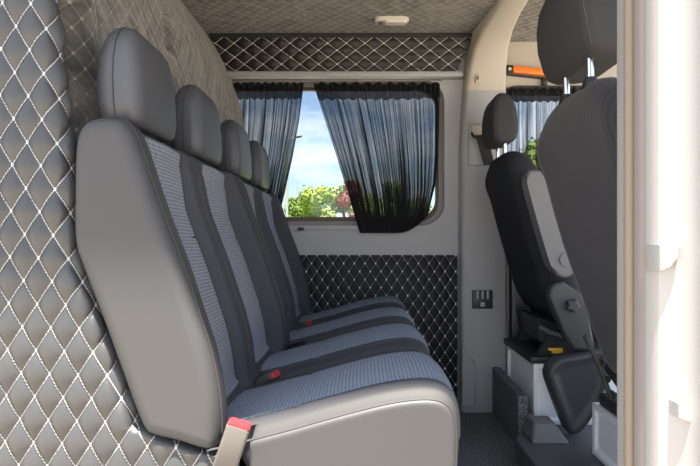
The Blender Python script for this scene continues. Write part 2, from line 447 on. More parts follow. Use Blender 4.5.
# lower quilted wall panel
bm = bmesh.new(); box(bm, -0.75, 0.447, D-0.016, D-0.001, 0.015, 0.742, 0.003)
lp = tag(finish('quilted_wall_panel', bm, M['quilt_dark']), 'black diamond quilted panel on the wall below the side window', 'panel')
set_uv(lp, lambda c: (c.x, c.z))
for x, y in ((357, 259), (404, 260.5), (451, 259), (450, 325)):
    p = px(x, y, D-0.016); bm = bmesh.new()
    tube(bm, [(p.x, D-0.021, p.z), (p.x, D-0.014, p.z)], 0.007, 12)
    finish('screw_cap', bm, M['black'], lp)

# quilted header panel above the window
bm = bmesh.new()
prof = [(-0.72, 1.765), (0.505, 1.765), (0.440, 1.622), (-0.66, 1.622)]
A = [(x, D-0.05 - (0.04 if z > 1.7 else 0), z) for x, z in prof]
B = [(x, D-0.002, z) for x, z in prof]
quad_loft(bm, [A, B])
hp = tag(finish('quilted_header_panel', bm, M['quilt_header'], ang=20), 'long black quilted panel with white stitching between ceiling and window', 'panel')
set_uv(hp, lambda c: (c.x, c.z))
bm = bmesh.new(); box(bm, -0.73, 0.53, D-0.10, D-0.03, 1.765, 1.783, 0.005)
structure(finish('trim_2', bm, M['blackrough']))
bm = bmesh.new(); box(bm, -0.70, 0.47, D-0.055, D+0.0, 1.592, 1.620, 0.008)
structure(finish('trim_3', bm, M['wallgrey']))

# pillar between the passenger window and the cab, running up into the roof bow
def pillar():
    bm = bmesh.new()
    rows = [(2.50, -0.0, .455, .675, 'v'), (2.50, .4, .455, .675, 'v'), (2.50, 0.9, .455, .675, 'v'), (2.50, 1.25, .458, .675, 'v'), (2.50, 1.42, .466, .672, 'v'),
            (2.49, 1.52, .474, .668, 'v'), (2.47, 1.61, .485, .663, 'c'), (2.42, 1.69, .500, .660, 'c'), (2.34, 1.735, .516, .657, 'c'),
            (2.22, 1.757, .530, .655, 'h'), (2.0, 1.765, .540, .653, 'h'), (1.4, 1.765, .545, .65, 'h'), (0.75, 1.765, .545, .65, 'h')]
    loops = []
    for i, (y, z, a, b, k) in enumerate(rows):
        y0, z0 = rows[max(0, i-1)][:2]; y1, z1 = rows[min(len(rows)-1, i+1)][:2]
        t = Vector((0, y1-y0, z1-z0)).normalized(); nrm = Vector((0, -t.z, t.y))      # towards the cabin
        p = Vector((0, y, z)); back = -nrm*0.12; r = 0.018
        loops.append([Vector((a-0.004, 0, 0))+p+back, Vector((a, 0, 0))+p-nrm*r, Vector((a+r*0.3, 0, 0))+p-nrm*r*0.3, Vector((a+r, 0, 0))+p,
                      Vector((b-r, 0, 0))+p, Vector((b-r*0.3, 0, 0))+p-nrm*r*0.3, Vector((b, 0, 0))+p-nrm*r, Vector((b+0.004, 0, 0))+p+back])
    quad_loft(bm, loops)
    bm.normal_update()
    for f in bm.faces: f.material_index = 1 if f.calc_center_median().z < 1.5 else 0
    return structure(finish('trim_4', bm, [M['trim'], M['pillar']], ang=50))
pillar()
# lower cover piece on the pillar
bm = bmesh.new()
prism(bm, [(0.457, 0.03), (0.52, 0.03), (0.522, 0.20), (0.516, 0.24), (0.49, 0.268), (0.475, 0.30), (0.457, 0.31)], 'y', 2.488, 2.505, 0.004)
structure(finish('trim_5', bm, M['pillar']))

# cab side wall with the driver's window
cw = rrect(1.13, 1.24, 0.475, 0.315, 0.09, 10)
bm = bmesh.new(); plate_hole(bm, 0.66, 2.3, 0.0, ZCEIL, cw, 2.59, 2.66)
structure(finish('wall_cab_left', bm, M['trim'], ang=30))
cwi = rrect(1.13, 1.24, 0.452, 0.292, 0.075, 10)
bm = bmesh.new(); quad_loft(bm, [[(p[0], 2.645, p[1]) for p in cwi], [(p[0], 2.65, p[1]) for p in cwi]])
w2 = structure(finish('window_2', bm, M['glass'], smooth=False))
bm = bmesh.new(); ring(bm, rrect(1.13, 1.24, 0.487, 0.327, 0.1, 10), cwi, 2.575, 2.64); finish('window_gasket', bm, M['gasket'], w2)
bm = bmesh.new(); box(bm, 0.70, 1.9, 2.535, 2.59, 0.12, 0.86, 0.02)
structure(finish('door_1', bm, M['plastic_dark']))

# suede bulkhead behind the bench
def bulkhead():
    pr = catmull([(-0.745, ZCEIL), (-0.715, 1.74), (-0.665, 1.64), (-0.622, 1.52), (-0.592, 1.38), (-0.575, 1.2), (-0.568, 1.0), (-0.565, 0.7), (-0.56, 0.0)], 44, closed=False)
    bm = bmesh.new()
    y0, y1 = 0.973, D
    loops = []
    for y, ins in ((y0, 0.12), (1.01, 0.085), (1.05, 0.045), (1.085, 0.014), (1.115, -0.004), (1.14, -0.004), (1.158, 0.008), (1.175, 0.014), (1.22, 0.012), (1.35, 0.003), (1.7, 0), (2.1, 0), (y1, 0)):
        lp = [(p[0]-ins, y, p[1]) for p in pr]+[(-0.95, y, 0.0), (-0.95, y, ZCEIL)]
        loops.append(lp)
    quad_loft(bm, loops)
    o = structure(finish('wall_rear', bm, M['suede'], ang=50))
    set_uv(o, lambda c: (1.175+(min(c.y, 1.175)-1.175)*1.4+max(0, c.y-1.175), c.z))
    # raised arch-topped pad on it
    bm = bmesh.new()
    def surf(z):
        zs = [p[1] for p in pr][::-1]; xs = [p[0] for p in pr][::-1]
        return interp(z, zs, xs)
    nu, nv = 70, 60; vg = {}
    cy, cz, hy, hz, rr = 2.06, 1.22, 0.48, 0.335, 0.14
    for a in range(nu+1):
        for b in range(nv+1):
            y = cy-hy+2*hy*a/nu; z = cz-hz+2*hz*b/nv
            qx = max(abs(y-cy)-(hy-rr), 0); qz = max(abs(z-cz)-(hz-rr), 0)
            ins = rr-math.hypot(qx, qz) if (qx or qz) else rr
            h = -0.012+0.026*smooth01((ins+0.004)/0.028)
            vg[a, b] = bm.verts.new((surf(z)+h, min(y, D-0.005), z))
    for a in range(nu):
        for b in range(nv): bm.faces.new((vg[a, b], vg[a+1, b], vg[a+1, b+1], vg[a, b+1]))
    p = structure(finish('trim_6', bm, M['suede'], ang=60))
    set_uv(p, lambda c: (c.y, c.z))
bulkhead()

# quilted grey leather panel in the door opening, left of the bench
def near_panel():
    zs = []; z = 0.36
    while z < 1.72: zs.append(z); z += 0.003
    Y = 0.938
    def edge(z):
        return interp(z, [0.36, 0.432, 0.440, 0.46, 0.485, 0.58, 0.676, 0.77, 0.815, 0.95, 1.05, 1.25, 1.75],
                      [-0.235, -0.235, -0.290, -0.350, -0.408, -0.443, -0.478, -0.514, -0.526, -0.531, -0.544, -0.564, -0.570])
    bm = bmesh.new(); uvl = bm.loops.layers.uv.new('UVMap')
    rows = []; us = {}
    n = 150; R = 0.028
    for z in zs:
        e = edge(z); row = []
        roll = smooth01((z-0.72)/0.12)
        s_tot = (e+0.95); smax = s_tot-R+R*PI/2
        ss = [min(k*0.0034, smax) for k in range(int(0.80/0.0034))]
        for s in ss:
            flat = s_tot-R
            if s <= flat: x, y, nx, ny = -0.95+s, Y, 0, -1
            else:
                a = min((s-flat)/R, PI/2)
                x = -0.95+flat+R*math.sin(a); y = Y+R*(1-math.cos(a)); nx, ny = math.sin(a), -math.cos(a)
                if s > flat+R*PI/2: y += (s-flat-R*PI/2)
            u, v = -0.95+s, z
            u_ = u + (z-0.578)*(-0.026); v_ = v + (u+0.5585)*0.035
            A = (u_+0.5585)/PW+(v_-0.578)/PH; B = (u_+0.5585)/PW-(v_-0.578)/PH
            h = 0.010*(abs(math.sin(PI*A))*abs(math.sin(PI*B)))**0.5
            vert = bm.verts.new((x+nx*h, y+ny*h, z)); us[vert] = (u_, v_); row.append(vert)
        rows.append(row)
    for a, b in zip(rows[:-1], rows[1:]):
        for i in range(len(a)-1): bm.faces.new((a[i], a[i+1], b[i+1], b[i]))
    for f in bm.faces:
        for l in f.loops: l[uvl].uv = us[l.vert]
    bd = [v for v in rows[0]]+[rw[-1] for rw in rows[1:]]+rows[-1][::-1][1:]+[rw[0] for rw in rows[::-1]][1:-1]
    bk = [bm.verts.new((v.co.x, 0.970, v.co.z)) for v in bd]
    for k in range(len(bd)):
        m = (k+1) % len(bd)
        f = bm.faces.new((bd[k], bk[k], bk[m], bd[m]))
        for l in f.loops: l[uvl].uv = (-0.55, 0.6)
    o = finish('quilted_door_panel', bm, M['quilt_near'], ang=70)
    return tag(o, 'large grey quilted leather panel with white diamond stitching left of the bench', 'panel')
near_panel()

# ------------------------------------------------------------------ door aperture on the right: painted post, seal
def jamb():
    z0, z1 = -0.3, 1.80
    def ext(name, pts, mat, ang=35, par=None, b=0.0):
        bm = bmesh.new(); prism(bm, pts, 'z', z0, z1); return finish(name, bm, mat, par, ang=ang)
    root = structure(ext('wall_right', [(0.3945, 0.838), (0.378, 0.800), (0.380, 0.740), (0.378, 0.712), (0.369, 0.704), (0.3695, 0.690), (0.374, 0.681),
                              (0.386, 0.676), (0.396, 0.665), (0.404, 0.645), (0.407, 0.615), (0.420, 0.600), (0.60, 0.590), (0.64, 0.59), (0.64, 0.70), (0.52, 0.72), (0.45, 0.84), (0.40, 0.845)], M['jamb'], 30))
    # ribbed tan rubber seal
    bm = bmesh.new(); loops = []
    z = z0
    n = 0
    while z < z1:
        r = 0.0085 + (0.0006 if n % 2 else -0.0002)
        loops.append([(0.3715+r*1.05*math.cos(2*PI*k/12), 0.748+r*1.1*math.sin(2*PI*k/12), z) for k in range(12)]); z += 0.0032; n += 1
    quad_loft(bm, loops)
    root.location.x = 0.0045
    ds = finish('door_seal', bm, M['seal'], ang=60); ds.location.x = 0.0045
    tag(ds, 'ribbed tan rubber seal running up the front edge of the door opening', 'seal')
    ext('seal_lip', [(0.366, 0.728), (0.374, 0.738), (0.386, 0.735), (0.386, 0.705), (0.371, 0.703), (0.366, 0.712)], M['sealgrey'], 35, root)
    # striker recess cover and buffer stops
    bm = bmesh.new(); p = px(663, 263, 0.675)
    prism(bm, [(0.366, 0.775), (0.381, 0.778), (0.391, 0.795), (0.389, 0.807), (0.366, 0.809)][::-1], 'y', 0.664, 0.700, 0.004)
    finish('striker_plate', bm, M['jamb'], root)
    bm = bmesh.new(); prism(bm, [(0.384, 0.594), (0.400, 0.586), (0.404, 0.60), (0.395, 0.612), (0.384, 0.612)], 'y', 0.655, 0.69, 0.003)
    finish('buffer_stop', bm, M['jamb'], root)
jamb()

# ------------------------------------------------------------------ two-seat benches
BACK = [(-0.262, 0.450), (-0.256, 0.485), (-0.262, 0.554), (-0.277, 0.624), (-0.299, 0.693), (-0.322, 0.763), (-0.348, 0.832), (-0.374, 0.902),
        (-0.396, 0.971), (-0.414, 1.014), (-0.433, 1.030), (-0.470, 1.031), (-0.496, 1.020), (-0.510, 0.985), (-0.513, 0.90), (-0.512, 0.815), (-0.499, 0.77), (-0.463, 0.676), (-0.428, 0.58),
        (-0.392, 0.487), (-0.370, 0.470), (-0.33, 0.460), (-0.285, 0.446)]
SEAT = [(-0.285, 0.425), (-0.29, 0.452), (-0.24, 0.466), (-0.141, 0.492), (-0.06, 0.515), (0.03, 0.538), (0.09, 0.547), (0.13, 0.545), (0.155, 0.530), (0.168, 0.500), (0.171, 0.45), (0.166, 0.38),
        (0.150, 0.345), (0.0, 0.335), (-0.15, 0.335), (-0.20, 0.36), (-0.235, 0.405)]
INS = ((0.074, 0.336), (0.464, 0.726))
SINS = ((0.053, 0.335), (0.465, 0.747))
BW = 0.805
def step(y, a, b, s=0.022): return smooth01((y-a)/s+0.5)*(1-smooth01((y-b)/s+0.5))
def bench(Y0, label, buckles):
    root = empty('bench_seat', (-0.05, Y0+BW/2, 0.0), label, 'bench', 'two-seat benches of the rear row')
    ys = [Y0+BW*k/90 for k in range(91)]
    # ---- backrest
    lp = catmull(BACK, 120); nr = normals2(lp)
    wt = []
    for p, n in zip(lp, nr):
        f = smooth01((n[0]+0.05)/0.5)
        top = interp(p[1], [0.46, 0.50, 0.9, 1.0, 1.035], [0.5, 1, 1, 0.65, 0.25])
        wt.append(f*top if p[0] > -0.46 else 0.0)
    def dback(y):
        t = y-Y0
        v = -0.052*max(step(t, *INS[0]), step(t, *INS[1]))
        v += -0.028*step(t, INS[0][1], INS[1][0])
        for e in (INS[0][0], INS[0][1], INS[1][0], INS[1][1]): v -= 0.005*math.exp(-((t-e)/0.004)**2)
        v -= 0.007*math.exp(-((t-0.402)/0.004)**2)
        return v
    rings = pillow_loop(lp, nr, wt, Y0, Y0+BW, 0.024, ys, dback)
    bm = bmesh.new(); quad_loft(bm, rings)
    bm.normal_update()
    for f in bm.faces:
        c = f.calc_center_median()
        f.material_index = 0 if (c.y < Y0+0.0245 or c.y > Y0+BW-0.0245 or c.x < -0.47 or c.y < Y0+0.073) else 1
    back = part('backrest', bm, [M['vinyl'], M['bolster']], root, ang=60)
    # piping along the near and far edges
    for sy, yy in ((-1, Y0+0.0245), (1, Y0+BW-0.0245)):
        bm = bmesh.new()
        pts = [(p[0]+n[0]*0.0006, yy, p[1]+n[1]*0.0006) for p, n, w in zip(lp, nr, wt) if p[1] > 0.47 and n[0] > -0.2][::1]
        pts.sort(key=lambda q: q[2]); tube(bm, pts, 0.0022, 6)
        part('piping', bm, M['seam'], back)
    for a, b in INS:
        bm = bmesh.new(); uvl = bm.loops.layers.uv.new('UVMap')
        front = [(p, n, w) for p, n, w in zip(lp, nr, wt) if n[0] > 0.25 and p[1] > 0.475]
        front.sort(key=lambda q: q[0][1])
        rows = []; uvs = {}
        nn = 26
        for p, n, w in front:
            row = []
            for k in range(nn+1):
                y = Y0+a+0.003+(b-a-0.006)*k/nn; t = k/nn
                e = min(1, min(t, 1-t)*nn/1.0)
                off = 0.0045*e-0.001 - 0.003*math.exp(-((p[1]-0.842)/0.005)**2) + 0.004*math.sin(PI*t)
                q = p+n*(w*dback(y)+off)
                v = bm.verts.new((q[0], y, q[1])); uvs[v] = (y-Y0-a-0.003, p[1]); row.append(v)
            rows.append(row)
        for r0, r1 in zip(rows[:-1], rows[1:]):
            for i in range(nn):
                f = bm.faces.new((r0[i], r0[i+1], r1[i+1], r1[i])); f.material_index = 1 if i in (0, 1, nn-2, nn-1) else 0
        for f in bm.faces:
            for l in f.loops: l[uvl].uv = uvs[l.vert]
        part('backrest_insert', bm, [M['insert'], M['bolster']], back, ang=70, label='blue grey patterned fabric insert')
        # slot seam with its dark bead
        bm = bmesh.new(); pz = min(front, key=lambda q: abs(q[0][1]-0.842))
        pts = []
        for k in range(11):
            y = Y0+a+0.01+(b-a-0.02)*k/10; q = pz[0]+pz[1]*(pz[2]*dback(y)+0.0005); pts.append((q[0], y, q[1]))
        tube(bm, pts, 0.0042, 6); part('seam_bead', bm, M['seam'], back)
    # ---- cushion
    ls = catmull(SEAT, 110); ns = normals2(ls)
    ws = [smooth01((n[1]*0.8+n[0]*0.6+0.1)/0.5) for n in ns]
    def dseat(y):
        t = y-Y0
        v = 0.0
        for a, b in SINS: v += 0.010*math.sin(PI*max(0, min(1, (t-a+0.03)/(b-a+0.06))))
        for e in (SINS[0][0], SINS[0][1], SINS[1][0], SINS[1][1]): v -= 0.004*math.exp(-((t-e)/0.005)**2)
        v -= 0.012*math.exp(-((t-0.40)/0.012)**2)
        v -= 0.012*(1-smooth01(t/0.062)) + 0.014*(1-smooth01((BW-t)/0.062))
        return v
    cut = lambda p, y: Vector((max(p[0], -0.200-0.10*smooth01((y-Y0-0.055)/0.05)), p[1]))
    rings = pillow_loop(ls, ns, ws, Y0, Y0+BW, 0.008, ys, dseat, post=cut)
    bm = bmesh.new(); quad_loft(bm, rings)
    for f in bm.faces:
        c = f.calc_center_median()
        f.material_index = 0 if (c.y > Y0+BW-0.009 or c.y < Y0+0.052) else 1
    cush = part('seat_cushion', bm, [M['vinyl'], M['bolster']], root, ang=60)
    bm = bmesh.new(); d = dseat(Y0+0.006)
    pts = [(p[0]+n[0]*(w*d+0.0005), Y0+0.006, p[1]+n[1]*(w*d+0.0005)) for p, n, w in zip(ls, ns, ws) if p[1] > 0.40 and n[1]*0.7+n[0] > 0.2]
    tube(bm, pts, 0.002, 6); part('piping', bm, M['vinyl'], cush)
    for a, b in SINS:
        bm = bmesh.new(); uvl = bm.loops.layers.uv.new('UVMap'); rows = []; uvs = {}; s = 0; last = None; nn = 26
        i0 = next(i for i, p in enumerate(ls) if ns[i][1] > 0.8 and p[0] < -0.2)
        seq = []
        i = i0
        while True:
            p = ls[i % 110]
            if p[1] < 0.44 and p[0] > 0.1: break
            seq.append(i % 110); i += 1
            if len(seq) > 109: break
        for i in seq:
            p, n, w = ls[i], ns[i], ws[i]
            if last is not None: s += (p-last).length
            last = p; row = []
            for k in range(nn+1):
                y = Y0+a+0.003+(b-a-0.006)*k/nn; t = k/nn
                e = min(1, min(t, 1-t)*nn/1.0)
                off = 0.004*e-0.001-0.0026*math.exp(-((p[0]+0.127)/0.004)**2)*(1 if p[1] > 0.47 else 0)
                q = p+n*(w*dseat(y)+off); v = bm.verts.new((q[0], y, q[1])); uvs[v] = (y-Y0-a-0.003, s); row.append(v)
            rows.append(row)
        for r0, r1 in zip(rows[:-1], rows[1:]):
            for i in range(nn): bm.faces.new((r0[i], r0[i+1], r1[i+1], r1[i])).material_index = 1 if i in (0, 1, nn-2, nn-1) else 0
        for f in bm.faces:
            for l in f.loops: l[uvl].uv = uvs[l.vert]
        part('cushion_insert', bm, [M['insert_seat'], M['bolster']], cush, ang=70, label='blue grey patterned fabric insert')
    # ---- headrests on short posts
    for a, b in INS:
        cy = Y0+(a+b)/2+0.005
        bm = bmesh.new(); loops = []
        lv = [(1.040, .030, .085, -.478), (1.043, .036, .098, -.478), (1.052, .042, .110, -.479), (1.08, .045, .115, -.480), (1.13, .045, .115, -.482), (1.17, .042, .112, -.482),
              (1.20, .037, .105, -.481), (1.222, .030, .094, -.480), (1.236, .021, .080, -.480), (1.243, .010, .064, -.480)]
        for z, hx, hy, cx in lv:
            loops.append([(x, y, z) for x, y in rrect(cx, cy, hx, hy, min(hx*0.75, 0.03), 6)])
        quad_loft(bm, loops); h = part('headrest', bm, M['headvinyl'], root, ang=70)
        bm = bmesh.new()
        pts = [(cx-hx*0.05, cy-hy-0.0003, z) for z, hx, hy, cx in lv[1:]]
        tube(bm, pts, 0.0014, 6); part('seam_line', bm, M['seam'], h)
        for s in (-1, 1):
            bm = bmesh.new(); tube(bm, [(-.475, cy+s*0.06, 0.99), (-.478, cy+s*0.06, 1.06)], 0.006, 8); part('headrest_post', bm, M['chrome'], h)
    # ---- frame under the cushion
    bm = bmesh.new(); box(bm, -0.42, 0.10, Y0+0.03, Y0+BW-0.03, 0.26, 0.335, 0.01)
    part('seat_frame', bm, M['black'], root)
    for s in (Y0+0.10, Y0+BW-0.10):
        bm = bmesh.new(); prism(bm, [(-0.40, 0.0), (0.06, 0.0), (0.02, 0.262), (-0.34, 0.262)], 'y', s-0.02, s+0.02, 0.004); part('bench_leg', bm, M['black'], root)
    bm = bmesh.new(); prism(bm, [(-0.43, 0.30), (-0.37, 0.30), (-0.395, 0.48), (-0.43, 0.56)], 'y', Y0+0.06, Y0+BW-0.06, 0.004); part('back_bracket', bm, M['black'], root)
    # ---- buckles
    for (c, ax, wd, ln, th) in buckles:
        c = Vector(c); ax = Vector(ax).normalized(); wv = Vector(wd).normalized(); tv = ax.cross(wv).normalized(); wv = tv.cross(ax)
        def prismbar(s0, s1, hw, ht, r):
            bm = bmesh.new(); loops = []
            for s, k in ((s0, 0.86), (s0+0.003, 1.0), (s1-0.003, 1.0), (s1, 0.86)):
                loops.append([c+ax*s+wv*(x*k)+tv*(y*k) for x, y in rrect(0, 0, hw, ht, r, 4)])
            quad_loft(bm, loops); return bm
        bk = part('seat_belt_buckle', prismbar(-ln/2, ln/2, 0.0205, th, 0.006), M['bucklegrey'], root)
        part('release_button', prismbar(ln/2-0.003, ln/2+0.007, 0.0195, th*0.85, 0.004), M['red'], bk, label='red release button')
    return root
B1 = 0.92; B2 = 1.735
bench(B1, 'grey two-seat bench nearest the open door, with sunlit side', [
    ((-0.228, 0.903, 0.460), (0.35, -0.10, 1.0), (1, 0.1, -0.40), 0.085, 0.011),
    ((-0.256, B1+0.414, 0.462), (0.80, -0.25, 0.42), (0.2, 1, 0), 0.07, 0.010)])
bench(B2, 'grey two-seat bench farther in, beside the side window', [
    ((-0.256, B2+0.414, 0.462), (0.80, -0.25, 0.42), (0.2, 1, 0), 0.07, 0.010)])

# ------------------------------------------------------------------ cab seats
def headrest_front(root, cx, cy, z0, z1, hx, hy, mat, tilt=0.05, name='headrest'):
    bm = bmesh.new(); loops = []; H = z1-z0
    for t, kx, ky in ((0, .55, .72), (.02, .75, .85), (.07, .92, .94), (.18, 1.0, 1.0), (.4, 1.05, 1.03), (.62, .98, 1.0), (.80, .84, .92), (.91, .64, .8), (.97, .42, .68), (1.0, .2, .55)):
        z = z0+H*t
        loops.append([(x, y, z+0.10*(x-cx)) for x, y in rrect(cx-tilt*H*t, cy, hx*kx, hy*ky, min(hx*kx*0.8, 0.028), 6)])
    quad_loft(bm, loops)
    h = part(name, bm, mat, root, ang=70)
    bm = bmesh.new()
    pts = []
    for t, kx, ky in ((.03, .77, .86), (.10, .94, .95), (.18, 1.0, 1.0), (.4, 1.05, 1.03), (.62, .98, 1.0), (.80, .84, .92), (.91, .64, .8)):
        rr = min(hx*kx*0.8, 0.028)*0.293
        x = cx-tilt*H*t-hx*kx+rr; pts.append((x-0.0004, cy-hy*ky+rr-0.0004, z0+H*t+0.10*(x-cx)))
    tube(bm, pts, 0.0011, 6); part('seam_line', bm, M['headvinyl'], h)
    return h
def front_back(root, prof, y0, y1, r, mat, bulge=0.0):
    lp = catmull(prof, 96); nr = normals2(lp)
    W = y1-y0
    ys = [y0+W*k/40 for k in range(41)]
    top = max(p[1] for p in lp)
    rings = []
    for y, ins in [(y0, r+0.012)]+[(y0+r*(1-math.cos(a)), r*(1-math.sin(a))) for a in (0, PI/8, PI/4, 3*PI/8, PI/2)]+[(y, 0) for y in ys if y0+r < y < y1-r]+[(y1-r*(1-math.cos(a)), r*(1-math.sin(a))) for a in (PI/2, 3*PI/8, PI/4, PI/8, 0)]+[(y1, r+0.012)]:
        t = (y-y0)/W; e = abs(2*t-1)
        lpn = []
        for q, n in zip(inset2(lp, nr, ins), nr):
            hfrac = smooth01((q[1]-(top-0.22))/0.22)
            dz = -0.085*hfrac*max(0, e-0.35)**2/0.42           # shoulders round off
            dx = bulge*(1-e*e)*(-1 if n[0] < 0 else 0)
            lpn.append((q[0]+dx, y, q[1]+dz))
        rings.append(lpn)
    bm = bmesh.new(); quad_loft(bm, rings)
    return part('backrest', bm, mat, root, ang=70)
def rib_fabric():
    m, nt, b = new_mat('ribbed_charcoal_fabric'); q = NB(nt)
    tc = nt.nodes.new('ShaderNodeTexCoord'); sp = nt.nodes.new('ShaderNodeSeparateXYZ'); nt.links.new(tc.outputs['Object'], sp.inputs[0])
    s = q.m('SINE', q.m('MULTIPLY', sp.outputs[1], 2*PI/0.016))
    k = q.m('ADD', q.m('MULTIPLY', s, 0.5), 0.5)
    mx = nt.nodes.new('ShaderNodeMixRGB'); nt.links.new(k, mx.inputs[0])
    mx.inputs[1].default_value = (0.028, 0.028, 0.034, 1); mx.inputs[2].default_value = (0.038, 0.038, 0.046, 1)
    nt.links.new(mx.outputs[0], b.inputs['Base Color']); b.inputs['Roughness'].default_value = 0.9; b.inputs['Specular IOR Level'].default_value = 0.15
    b.inputs['Sheen Weight'].default_value = 0.15
    return m
M['rib'] = rib_fabric()
M['headfab'] = simple('grey_headrest_fabric', (0.050, 0.050, 0.055), 0.9, grain=900, gs=0.4, spec=0.15)

def seat_box(root, x0, x1, y0, y1, z0, z1):
    bm = bmesh.new(); box(bm, x0, x1, y0, y1, z0, z1)
    for f in list(bm.faces):
        if f.normal.x < -0.9 or f.normal.y < -0.9: pass
    bm.faces.ensure_lookup_table(); bm.normal_update()
    bmesh.ops.recalc_face_normals(bm, faces=bm.faces); bm.normal_update()
    sel = [f for f in bm.faces if f.normal.x < -0.9 or f.normal.y < -0.9]
    for f in sel:
        r = bmesh.ops.inset_individual(bm, faces=[f], thickness=0.028, depth=0)
        r2 = bmesh.ops.inset_individual(bm, faces=[f], thickness=0.008, depth=-0.012)
    o = part('seat_box', bm, M['whitebox'], root, ang=30, label='white metal seat box')
    bv = o.modifiers.new('bevel', 'BEVEL'); bv.width = 0.004; bv.segments = 2; bv.limit_method = 'ANGLE'
    return o

# driver's seat (farther one)
def driver():
    r = empty('cab_seat', (0.9, 2.3, 0.10), 'black driver seat at the far cab window, with raised grey armrest', 'seat')
    seat_box(r, 0.67, 1.12, 2.10, 2.50, 0.08, 0.325)
    bm = bmesh.new(); box(bm, 0.655, 1.13, 2.09, 2.52, 0.325, 0.352, 0.006); part('slide_plate', bm, M['black'], r)
    for y in (2.14, 2.44):
        bm = bmesh.new(); prism(bm, [(0.70, 0.35), (1.08, 0.35), (1.06, 0.42), (0.74, 0.43)], 'y', y, y+0.03, 0.004); part('seat_rail', bm, M['blackrough'], r)
    bm = bmesh.new(); prism(bm, [(0.715, 0.40), (0.80, 0.40), (0.80, 0.46), (0.74, 0.49), (0.70, 0.50)], 'y', 2.15, 2.46, 0.006); part('seat_frame', bm, M['black'], r)
    bm = bmesh.new(); tube(bm, [(0.70, 2.12, 0.470), (0.74, 2.12, 0.445), (0.80, 2.12, 0.43)], 0.010, 8); part('frame_tube', bm, M['plastic_grey'], r)
    prof = [(0.566, 1.10), (0.572, 1.155), (0.592, 1.180), (0.63, 1.182), (0.665, 1.16), (0.70, 1.10), (0.735, 0.98), (0.79, 0.80), (0.85, 0.60), (0.86, 0.52), (0.82, 0.485), (0.76, 0.51), (0.712, 0.58), (0.680, 0.68), (0.637, 0.82), (0.597, 0.97)]
    front_back(r, prof, 2.05, 2.53, 0.055, M['frontfab'], 0.006)
    h = headrest_front(r, 0.585, 2.29, 1.222, 1.435, 0.052, 0.115, M['headfab'])
    for y in (2.23, 2.35):
        bm = bmesh.new(); tube(bm, [(0.590, y, 1.17), (0.588, y, 1.25)], 0.0085, 10); part('headrest_post', bm, M['chrome'], r)
    # cushion
    bm = bmesh.new(); lp = catmull([(0.80, 0.43), (0.80, 0.50), (0.90, 0.535), (1.1, 0.55), (1.22, 0.54), (1.26, 0.48), (1.22, 0.42), (1.0, 0.41)], 50); nr = normals2(lp)
    quad_loft(bm, pillow_loop(lp, nr, [0]*50, 2.06, 2.54, 0.04, [2.06+0.48*k/12 for k in range(13)], lambda y: 0)); part('seat_cushion', bm, M['frontfab'], r, ang=70)
    # raised armrest: a rounded beam leaning along the backrest
    bm = bmesh.new()
    ol = [(0.612, 1.075), (0.645, 1.072), (0.668, 1.045), (0.765, 0.78), (0.782, 0.72), (0.772, 0.685), (0.742, 0.672), (0.708, 0.69), (0.682, 0.745), (0.625, 0.94), (0.600, 1.045)]
    ol = [tuple(p) for p in catmull(ol, 40)]
    prism(bm, ol, 'y', 1.965, 2.035, 0.010, 3); a = part('armrest', bm, M['plastic_grey'], r, ang=60, label='grey plastic armrest folded up')
    bm = bmesh.new(); tube(bm, [(0.748, 1.958, 0.742), (0.748, 1.972, 0.742)], 0.026, 20); part('pivot_cap', bm, M['plastic_grey'], a)
    # recliner cover with knob
    bm = bmesh.new()
    ol = [(0.690, 0.60), (0.697, 0.635), (0.718, 0.658), (0.745, 0.660), (0.80, 0.622), (0.826, 0.60), (0.832, 0.56), (0.872, 0.395), (0.785, 0.40), (0.752, 0.45)]
    prism(bm, [tuple(p) for p in ol], 'y', 1.985, 2.04, 0.014, 3); rc = part('recliner_cover', bm, M['plastic_dark'], r, ang=50)
    bm = bmesh.new(); loops = []
    for y, k in ((1.958, 0.7), (1.962, 1.0), (1.976, 1.0), (1.988, 1.15)):
        loops.append([(0.775+k*(0.022+0.003*math.cos(5*2*PI*i/40+0.6))*math.cos(2*PI*i/40), y, 0.570+k*(0.022+0.003*math.cos(5*2*PI*i/40+0.6))*math.sin(2*PI*i/40)) for i in range(40)])
    quad_loft(bm, loops); part('recliner_knob', bm, M['plastic_dark'], rc)
    # big curved lower side cover
    ol = [(0.667, .304), (.672, .335), (.688, .358), (.722, .380), (.793, .392), (.867, .415), (.90, .42), (.905, .36), (.885, .26), (.84, .16), (.80, .105), (.767, .088), (.745, .10), (.72, .155), (.69, .235)]
    ol = catmull([(x+0.010+0.04*max(0, x-0.78), z) for x, z in ol], 60)
    nr = normals2(ol); bm = bmesh.new(); loops = []
    for y, ins in ((2.02, 0.0), (1.985, 0.0), (1.968, 0.004), (1.960, 0.012), (1.958, 0.020), (1.968, 0.032), (1.972, 0.05)):
        loops.append([(p[0], y, p[1]) for p in inset2(ol, nr, ins)])
    quad_loft(bm, loops); part('side_cover', bm, M['plastic_dark'], r, ang=60)
    bm = bmesh.new(); box(bm, 0.735, 0.778, 2.078, 2.089, 0.368, 0.390, 0.003); box(bm, 0.722, 0.745, 2.079, 2.088, 0.380, 0.390, 0.002)
    part('warning_tag', bm, M['tag'], r, label='amber tag')
    return r
driver()
